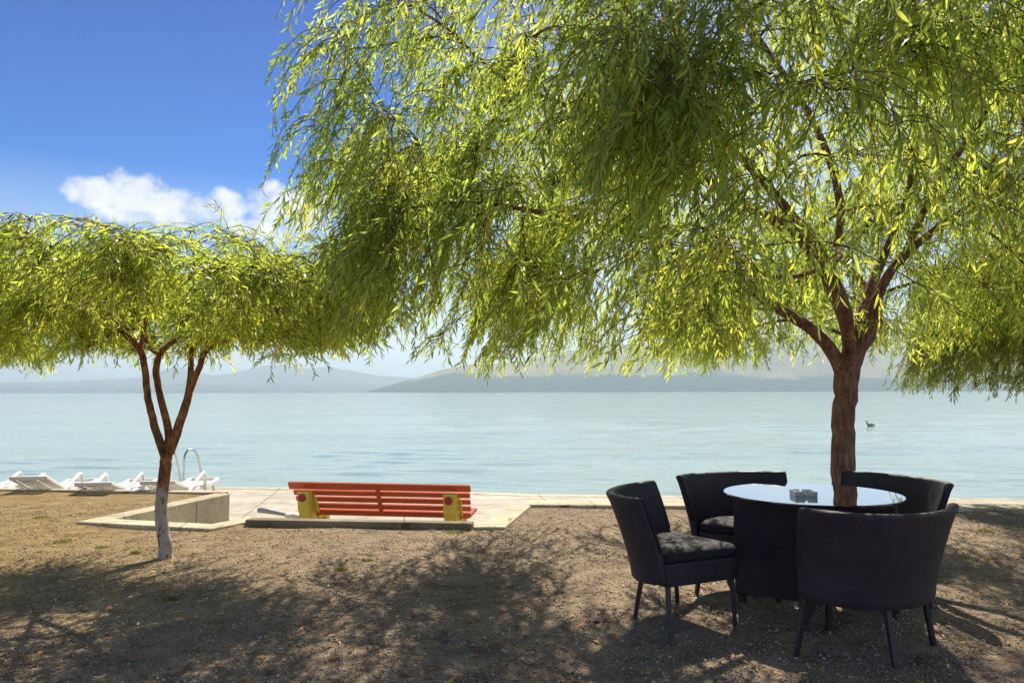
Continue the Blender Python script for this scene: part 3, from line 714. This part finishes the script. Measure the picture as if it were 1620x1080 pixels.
for sx, sy in ((0, 1), (0, -1), (1, 0), (-1, 0)):
    for s in (-1, 1):
        ln = .0675 - .009 if sx else .0675 - .009 - .0
        c = .009 + ln / 2
        if sy: box(bm, (s * c, sy * (.0675 - w / 2), .0288), (ln, w, .012))
        else:
            ln2 = ln - w - .0005; c2 = .009 + ln2 / 2
            box(bm, (sx * (.0675 - w / 2), s * c2, .0288), (w, ln2, .012))
for sx, sy in ((0, 1), (0, -1), (1, 0), (-1, 0)):
    box(bm, (sx * (.0675 - w / 2), sy * (.0675 - w / 2), .0175), (.1345 if sy else w, (.135 - 2 * w) if sx else w, .0105))
from_bm('tray_rim', bm, M_ash, ash, bevel=.0015)

# ------------------------------------------------------------------ wedge shaped tub chairs (three rear legs on an arc, one front leg)
def arcp(u, hw, sag, y0):               # circular arc through (-hw,y0),(0,y0-sag),(hw,y0)
    R = (hw * hw + sag * sag) / (2 * sag); th = math.asin(min(1, hw / R)) * u
    return Vector((R * math.sin(th), y0 - sag + R - R * math.cos(th), 0))
def make_chair():
    root = empty('tub_chair', (0, 0, 0))
    nu, nv = 28, 12; H = .795
    bm = bmesh.new(); th = .045
    def surf(u, v, off):
        z = .285 + (H - .285) * v - (.0 if v < .9 else 0)
        hw = .395 + .055 * v ** 1.3; sag = .215 + .02 * v; y0 = -.02 - .13 * v ** 1.4
        p = arcp(u, hw, sag, y0); q = arcp(u + .01, hw, sag, y0) - arcp(u - .01, hw, sag, y0); n = Vector((q.y, -q.x, 0)).normalized()
        lift = .035 * abs(u) ** 3 * (1 - v) + .012 * math.cos(u * math.pi / 2) * -v
        p = p + n * off; p.z = z + lift; return p
    # closed section: outer face, rounded top, inner face, bottom
    sec = [(v / nv, th / 2) for v in range(nv + 1)] + [('t', k) for k in range(1, 6)] + [(v / nv, -th / 2) for v in range(nv, -1, -1)]
    grid = []
    for i in range(nu + 1):
        u = -1 + 2 * i / nu; row = []
        for s in sec:
            if s[0] == 't':
                a = math.pi * s[1] / 6; p = surf(u, 1, math.cos(a) * th * .62); p.z += math.sin(a) * th * .35
            else: p = surf(u, s[0], s[1] * (1.0 + (.24 if s[0] > .93 else 0)))
            row.append(bm.verts.new(p))
        grid.append(row)
    m_ = len(sec)
    for i in range(nu):
        for j in range(m_): bm.faces.new((grid[i][j], grid[i][(j + 1) % m_], grid[i + 1][(j + 1) % m_], grid[i + 1][j]))
    bm.faces.new(grid[0]); bm.faces.new(grid[-1][::-1])
    from_bm('backrest', bm, M_weave, root, smooth=True, bevel=.004, seg=1)
    for s in (-1, 1):                   # welt along each wing edge
        pts = [surf(s * 1.0, v / 8, -.004) + Vector((0, .003, .002)) for v in range(3, 9)]
        tube_obj('piping', [(pts, .0095)], M_vinyl, root, 6)
    # wedge apron under the cushion
    def outline(ins, fr):
        pts = [arcp(-1 + 2 * k / 14, .372 - ins, .195, -.02) for k in range(15)]
        pts += [Vector((.055 + fr, .365 - ins, 0)), Vector((.02, .385 - ins, 0)), Vector((-.02, .385 - ins, 0)), Vector((-.055 - fr, .365 - ins, 0))]
        return pts
    bm = bmesh.new(); prism(bm, [(p.x, p.y) for p in outline(0, 0)], .292, .425); from_bm('seat_frame', bm, M_weave, root, bevel=.012)
    # puffed cushion
    bm = bmesh.new(); o0 = outline(.012, .0); cen = Vector((0, .05, 0)); layers = [(1, .427), (1.015, .445), (1.01, .470), (.96, .488), (.8, .499), (.55, .506), (.25, .508)]
    rings = []
    for sc_, z in layers:
        rings.append([bm.verts.new((cen.x + (p.x - cen.x) * sc_, cen.y + (p.y - cen.y) * sc_, z + .004 * math.sin(p.x * 17 + z * 60) * (sc_ < .99))) for p in o0])
    n = len(o0)
    for a, b in zip(rings, rings[1:]):
        for k in range(n): bm.faces.new((a[k], a[(k + 1) % n], b[(k + 1) % n], b[k]))
    bm.faces.new(rings[0][::-1]); bm.faces.new(rings[-1])
    from_bm('cushion', bm, M_vinyl, root, smooth=True)
    for tx, ty, fx, fy in ((-.355, -.015, -.415, .0), (0, -.19, 0, -.245), (.355, -.015, .415, .0), (0, .345, 0, .36)):
        bm = bmesh.new(); a = Vector((tx, ty, .30)); b = Vector((fx, fy, -.01))
        w0, w1 = .031, .026; v = []
        for p, w in ((a, w0), (b, w1)):
            for sx, sy in ((-1, -1), (1, -1), (1, 1), (-1, 1)): v.append(bm.verts.new(p + Vector((sx * w / 2, sy * w / 2, 0))))
        bm.faces.new(v[:4]); bm.faces.new(v[4:][::-1])
        for k in range(4): bm.faces.new((v[k], v[(k + 1) % 4], v[4 + (k + 1) % 4], v[4 + k]))
        from_bm('leg', bm, M_metal, root, bevel=.004)
    return root
def copy_tree(o, parent=None):
    c = o.copy(); C.objects.link(c)
    if parent: c.parent = parent
    for ch in [x for x in bpy.data.objects if x.parent == o]: copy_tree(ch, c)
    return c
chair0 = make_chair()
spots = [((1.939, 4.268), (-.16, .987), 'black tub chair nearest the camera, seen from behind'),
         ((1.0, 4.79), (.965, -.26), 'black tub chair left of the round table, its cushion in full view'),
         ((1.69, 5.56), (.29, -.957), 'black tub chair on the far side of the table, left of the big trunk'),
         ((2.577, 5.42), (-.93, -.37), 'black tub chair on the far right of the table, in front of the trunk')]
cps = [chair0] + [copy_tree(chair0) for _ in spots[1:]]
for cchair, (pos, n, lab) in zip(cps, spots):
    cchair.location = (pos[0], pos[1], 0); cchair.rotation_euler = (0, 0, math.atan2(-n[0], n[1]))
    tag(cchair, lab, 'chair', 'black tub chairs around the table')

# ------------------------------------------------------------------ red and yellow bench
bl, br = Vector((-2.60, 8.90, 0)), Vector((-0.47, 8.56, 0))
bc = (bl + br) / 2; ba = math.atan2(br.y - bl.y, br.x - bl.x)
bench = empty('park_bench', (bc.x, bc.y, Q), ba, 'red slatted bench on yellow supports facing the lake', 'bench')
BL = (br - bl).length
def back_pt(t):     # up the leaning backrest, local y (camera side is -y)
    return Vector((0, .20 - .20 * t, .36 + .37 * t))
Rb = Matrix.Rotation(math.atan2(.20, .37), 3, 'X')
for k, (t, hgt, ext) in enumerate(((.955, .085, .0), (.73, .062, -.06), (.52, .062, -.075), (.30, .062, -.09), (.10, .055, -.11))):
    bm = bmesh.new(); p = back_pt(t); e = BL + ext
    box(bm, (ext * -.25, p.y, p.z), (e, .035, hgt), Rb); from_bm('back_slat', bm, M_red, bench, bevel=.006)
for k in range(5):
    bm = bmesh.new(); box(bm, (.0, .24 + k * .088, .365 + .006 * k), (BL - .10, .066, .035)); from_bm('seat_slat', bm, M_red, bench, bevel=.006)
bm = bmesh.new(); a = back_pt(.06) + Vector((0, .028, 0)); b = back_pt(.90) + Vector((0, .028, 0)); 
beam(bm, a + Vector((0, -.058, 0)), b + Vector((0, -.058, 0)), .05, .02); from_bm('middle_batten', bm, M_red, bench, bevel=.003)
for sx in (-1, 1):
    x0 = sx * (BL / 2 - .20) + (.02 if sx < 0 else -.02)
    # shaped side support: rear upright, seat bearer and front leg
    bm = bmesh.new(); w = .145
    prof = [(.045, 0.0), (.17, 0.0), (.20, .30), (.135, .36), (-.005, .66), (-.095, .66), (-.075, .46), (.03, .26)]
    lo = [bm.verts.new((x0 - w / 2, y, z)) for y, z in prof]; hi = [bm.verts.new((x0 + w / 2, y, z)) for y, z in prof]
    bm.faces.new(lo); bm.faces.new(hi[::-1])
    for i in range(len(prof)): bm.faces.new((lo[i], lo[(i + 1) % 8], hi[(i + 1) % 8], hi[i]))
    sup = from_bm('support', bm, M_yellow, bench, bevel=.01)
    bm = bmesh.new()
    for k in range(3): box(bm, (x0 - .05 + k * .05, .50 + .0 * k, .17), (.03, .10, .34))
    box(bm, (x0, .40, .325), (.14, .40, .04))
    from_bm('front_leg', bm, M_yellow, bench, bevel=.008)
    bm = bmesh.new()
    for k in range(2): box(bm, (x0 + w / 2 + .011 + k * .026, .07 - .01 * k, .52 - .04 * k), (.012, .05, .22 - .03 * k), Rb)
    from_bm('rib', bm, M_yellow, bench, bevel=.002)
    bm = bmesh.new()
    bmesh.ops.create_cone(bm, cap_ends=True, segments=28, radius1=.048, radius2=.044, depth=.024, matrix=Matrix.Translation((x0 - .01, -.094, .585)) @ Matrix.Rotation(RAD(90 - 7), 4, 'X'))
    from_bm('disc', bm, M_disc, bench, bevel=.003)

# ------------------------------------------------------------------ white plastic loungers
def make_lounger(back_h):
    root = empty('sun_lounger', (0, 0, 0))
    W = .50
    # bed with cross slots (local +y towards the foot end), head end at y=-.95
    bm = bmesh.new()
    for s in (-1, 1):
        beam(bm, (s * (W / 2 - .03), -.25, .30), (s * (W / 2 - .03), .70, .30), .06, .07); beam(bm, (s * (W / 2 - .03), .70, .30), (s * (W / 2 - .03), 1.0, .335), .06, .065)
    beam(bm, (-W / 2 + .06, .97, .335), (W / 2 - .06, .97, .335), .06, .06)
    for k in range(11): beam(bm, (-W / 2 + .06, -.21 + k * .104, .315), (W / 2 - .06, -.21 + k * .104, .315), .078, .022)
    from_bm('bed', bm, M_white, root, bevel=.01)
    bm = bmesh.new(); h = back_h
    a = Vector((0, -.24, .325)); b = Vector((0, -.95, .325 + h)); dv = (b - a)
    for s in (-1, 1): beam(bm, a + Vector((s * .225, 0, 0)), b + Vector((s * .225, 0, 0)), .055, .045)
    for k in range(7):
        p = a + dv * (.07 + .86 * k / 6)
        for s in (-1, 0, 1): box(bm, p + Vector((s * .135, 0, 0)), (.115, .078, .02), Matrix.Rotation(math.atan2(-h, .71), 3, 'X') if True else None)
    for s in (-.5, .5): beam(bm, a + Vector((s * .155, 0, .012)), b + Vector((s * .155, 0, .012)), .03, .02)
    beam(bm, b + Vector((-.25, 0, 0)), b + Vector((.25, 0, 0)), .06, .05)
    from_bm('backrest', bm, M_white, root, bevel=.008)
    for s in (-1, 1):
        x = s * (W / 2 + .015)
        pts = smooth_path([(Vector((x, -.62, .24)), .026), (Vector((x, -.45, .33)), .027), (Vector((x, -.12, .46)), .028), (Vector((x, .10, .525)), .029), (Vector((x, .17, .50)), .028), (Vector((x, .22, .37)), .026), (Vector((x, .26, .25)), .026)], 4)
        tube_obj('armrest', [([p for p, r in pts], [r for p, r in pts])], M_white, root, 8)
    for s in (-1, 1):
        for y, dy in ((-.55, -.06), (.78, .06)):
            tube_obj('leg', [([Vector((s * .21, y, .30)), Vector((s * .23, y + dy, .0))], [.030, .024])], M_white, root, 8)
    tube_obj('wheel_axle', [([Vector((-.26, -.58, .12)), Vector((.26, -.58, .12))], .012)], M_white, root, 6)
    return root
L_A = make_lounger(.26); L_B = make_lounger(.18)
lrot = RAD(7)
lsp = [(L_A, (-8.05, 11.95), 'white plastic sun lounger cut off by the left edge', 0),
       (copy_tree(L_A), (-7.0, 11.8), 'white sun lounger with its backrest raised high, slotted underside in shade', .03),
       (L_B, (-6.02, 11.75), 'white sun lounger with its backrest almost flat over the kerb', 0),
       (copy_tree(L_B), (-5.12, 11.9), 'white sun lounger behind the whitewashed trunk, nearest the ladder', -.06)]
for lo_, pos, lab, dr in lsp:
    lo_.location = (pos[0], pos[1], Q); lo_.rotation_euler = (0, 0, lrot + dr); tag(lo_, lab, 'sun lounger', 'white sun loungers on the quay')

# ------------------------------------------------------------------ swimming ladder
lad = empty('swim_ladder', (-6.36, 14.55, Q), RAD(-15), 'steel swimming ladder with two curved handrails on the quay edge', 'ladder')
for s in (-1, 1):
    x = s * .25
    pts = [(Vector((x, -.15, -.02)), .02), (Vector((x, -.15, .45)), .02), (Vector((x, -.13, .60)), .02), (Vector((x, -.04, .70)), .02), (Vector((x, .10, .70)), .02), (Vector((x, .22, .60)), .02), (Vector((x, .33, .30)), .02), (Vector((x, .42, -.10)), .02), (Vector((x, .42, -.9)), .02)]
    pts = smooth_path(pts, 4)
    tube_obj('handrail', [([p for p, r in pts], .02)], M_steel, lad, 10)
for k in range(3):
    bm = bmesh.new(); beam(bm, (-.25, .42, -.25 - k * .25), (.25, .42, -.25 - k * .25), .06, .02); from_bm('rung', bm, M_steel, lad, bevel=.003)

# blue hoop on the quay behind the right hand chair
M_blue = mat_noise('blue_paint', (.02, .10, .15), (.04, .16, .22), rough=.35)
hp = G(1478, 789, Q)
pts = smooth_path([(Vector((-.16, 0, -.02)), .02), (Vector((-.15, 0, .10)), .02), (Vector((-.06, 0, .19)), .022), (Vector((.06, 0, .18)), .022), (Vector((.15, 0, .08)), .022), (Vector((.18, 0, -.02)), .022)], 4)
o = tube_obj('mooring_hoop', [([p for p, r in pts], [r * 1.3 for p, r in pts])], M_blue); o.location = (hp.x, hp.y, Q)
tag(o, 'small blue mooring hoop on the quay behind the right hand tub chair', 'hoop')

# bundle left on the kerb by the bench
bp_ = G(400, 813, -.02); 
bun = empty('rolled_towel', (bp_.x + .22, bp_.y + .26, Q + .0), RAD(-14), 'grey and white bundled towel lying left of the red bench', 'towel')
M_cloth = mat_noise('white_cloth', (.70, .70, .66), (.82, .82, .78), scale=9, rough=.9, bump=.6, bscale=18, bdist=.02)
M_cloth2 = mat_noise('grey_cloth', (.22, .25, .30), (.40, .42, .46), scale=9, rough=.9, bump=.6, bscale=18, bdist=.02)
def lump(name, cs, mat, parent):
    bm = bmesh.new()
    for c, s in cs:
        bmesh.ops.create_icosphere(bm, subdivisions=3, radius=1, matrix=Matrix.Translation(c) @ Matrix.Diagonal((*s, 1)))
    for v in bm.verts: v.co += v.co.normalized() * .018 * noise.noise(v.co * 17)
    return from_bm(name, bm, mat, parent, True)
lump('white_fold', [((.24, 0, .30), (.15, .09, .035)), ((.36, .01, .285), (.08, .07, .022))], M_cloth, bun)
tube_obj('grey_roll', [([Vector((-.27, 0, .345)), Vector((-.22, 0, .35)), Vector((-.05, .01, .325)), Vector((.15, 0, .30))], [.03, .036, .024, .016])], M_cloth2, bun, 10)
bm = bmesh.new(); box(bm, (.05, .02, .13), (.62, .20, .262)); from_bm('stone_block', bm, M_kerb, bun, bevel=.02)

# bird on the water
by = G(1378, 674, WL); sc_ = by.y / 62.0
bird = empty('water_bird', (by.x, by.y, WL), RAD(10), 'small brown water bird floating alone right of the trunk', 'bird')
M_bird = mat_noise('brown_feathers', (.40, .27, .18), (.80, .70, .55), scale=4, rough=.8)
def bird_mesh():
    V = []; Fc = []
    body = [(-.30, .06, .02), (-.22, .08, .07), (-.08, .09, .12), (.08, .09, .13), (.20, .10, .10), (.26, .15, .07), (.27, .24, .05), (.29, .31, .055), (.34, .33, .05), (.39, .31, .02), (.45, .295, .008)]
    tube_arrays([Vector((-x, 0, z)) for x, z, r in body], [r for x, z, r in body], 12, V, Fc)
    me = bpy.data.meshes.new('body'); me.from_pydata([v * sc_ * 1.25 for v in V], [], Fc); me.update(); return link('body', me, M_bird, bird, True)
bird_mesh()

# ------------------------------------------------------------------ ground litter
def scatter_stones():
    rng = np.random.default_rng(5); n = 95000
    y = 2.6 + 7.2 * rng.random(n) ** 1.35; x = (rng.random(n) * 2 - 1) * (y * .72 + .2)
    keep = np.array([edge_at(a, b) for a, b in zip(x, y)]); x = x[keep]; y = y[keep]; n = len(x)
    s = rng.lognormal(math.log(.0048), .38, n); s = np.clip(s, .003, .016)
    tmpl = np.array([(1, 0, 0), (-.9, .1, 0), (0, 1, .1), (.1, -1, 0), (0, .1, .75), (.1, 0, -.6)])
    fc = np.array([(0, 2, 4), (2, 1, 4), (1, 3, 4), (3, 0, 4), (2, 0, 5), (1, 2, 5), (3, 1, 5), (0, 3, 5)])
    a = rng.random(n) * 6.28; ca, sa = np.cos(a), np.sin(a)
    T = tmpl[None] * (1 + rng.normal(0, .18, (n, 6, 3))) * s[:, None, None]
    X = T[..., 0] * ca[:, None] - T[..., 1] * sa[:, None]; Y = T[..., 0] * sa[:, None] + T[..., 1] * ca[:, None]
    z0 = np.array([ground_z(p, q) for p, q in zip(x, y)])
    V = np.stack([X + x[:, None], Y + y[:, None], T[..., 2] + (z0 + s * .3)[:, None]], -1)
    me = bpy.data.meshes.new('gravel')
    me.vertices.add(n * 6); me.vertices.foreach_set('co', V.astype(np.float32).ravel())
    me.loops.add(n * 24); me.loops.foreach_set('vertex_index', (np.arange(n)[:, None, None] * 6 + fc[None]).ravel().astype(np.int32))
    me.polygons.add(n * 8); me.polygons.foreach_set('loop_start', (np.arange(n * 8) * 3).astype(np.int32)); me.polygons.foreach_set('loop_total', np.full(n * 8, 3, np.int32))
    me.update(); at = me.attributes.new('tint', 'FLOAT', 'POINT'); at.data.foreach_set('value', np.repeat(rng.random(n), 6).astype(np.float32))
    m, nt, b, _ = new_mat('stone'); t = N(nt, 'ShaderNodeAttribute', attribute_name='tint')
    nt.links.new(ramp(nt, t.outputs['Fac'], [(0, (.14, .11, .09)), (.5, (.36, .30, .22)), (.9, (.52, .44, .32)), (1, (.7, .66, .58))]), b.inputs['Base Color']); b.inputs['Roughness'].default_value = .9
    tag(link('gravel', me, m), kind='stuff')
scatter_stones()

def scatter_leaves():
    rng = np.random.default_rng(8); n = 2400
    y = 2.7 + 6.2 * rng.random(n) ** 1.2; x = (rng.random(n) * 2 - 1) * (y * .70)
    keep = np.array([edge_at(a, b) for a, b in zip(x, y)]); x = x[keep]; y = y[keep]; n = len(x)
    a = rng.random(n) * 6.28
    z = np.array([ground_z(p, q) for p, q in zip(x, y)]) + .008
    B = np.stack([x, y, z], 1); D = np.stack([np.cos(a), np.sin(a), rng.normal(.05, .12, n)], 1); Nn = np.stack([rng.normal(0, .35, n), rng.normal(0, .35, n), np.ones(n)], 1)
    L = rng.uniform(.035, .075, n); m, nt, b, _ = new_mat('dry_leaf'); t = N(nt, 'ShaderNodeAttribute', attribute_name='tint')
    nt.links.new(ramp(nt, t.outputs['Fac'], [(0, (.16, .08, .035)), (.5, (.34, .17, .06)), (.93, (.50, .21, .05)), (1, (.55, .42, .08))]), b.inputs['Base Color']); b.inputs['Roughness'].default_value = .7
    o = leaf_mesh('fallen_leaves', B, D, Nn, L, L * rng.uniform(.18, .34, n), rng.random(n), m, None); tag(o, kind='stuff')
scatter_leaves()

M_grass = mat_leaf('weed_leaf', (.13, .15, .05), (.22, .24, .08), (.36, .33, .14), (.25, .28, .07))
def weeds():
    rg = random.Random(3)
    near = [(720, 842, .13, 'yellow green weed tuft on the gravel in front of the bench'), (1102, 846, .13, 'bright green weed tuft right of the left hand chair, by its cushion'),
            (582, 888, .05, 'tiny green weed right of the whitewashed tree in the middle gravel'), (540, 904, .06, 'small dark green weed in the shaded gravel left of centre'),
            (270, 947, .06, 'small yellow green sprout in the shade below the whitewashed trunk'), (100, 858, .08, 'low weed patch at the shadow edge left of the whitewashed trunk'),
            (215, 875, .05, 'small weed beside the foot of the whitewashed trunk'), (65, 818, .09, 'faint weed patch in the brown dirt under the first lounger'),
            (1560, 840, .10, 'weed tuft on the shaded gravel at the right edge'), (160, 868, .06, 'thin weed tuft midway between the left shadow and the whitewashed trunk')]
    for px, py, sz, lab in near:
        g_ = G(px, py); nb = int(130 + 1000 * sz); sz *= .7; B = []; D = []; Nn = []; L = []
        for k in range(nb):
            a = rg.uniform(0, 6.28); r = sz * rg.random()
            B.append((r * math.cos(a) * 1.4, r * math.sin(a), 0)); D.append((rg.gauss(0, .6), rg.gauss(0, .6), 1)); Nn.append((rg.gauss(0, 1), rg.gauss(0, 1), .3)); L.append(rg.uniform(.012, .035))
        L = np.array(L); o = leaf_mesh('weed_tuft', np.array(B), np.array(D), np.array(Nn), L, L * .22, np.array([rg.random() for _ in B]), M_grass, None)
        o.location = (g_.x, g_.y, ground_z(g_.x, g_.y)); tag(o, lab, 'weed', 'weed tufts in the gravel')
weeds()
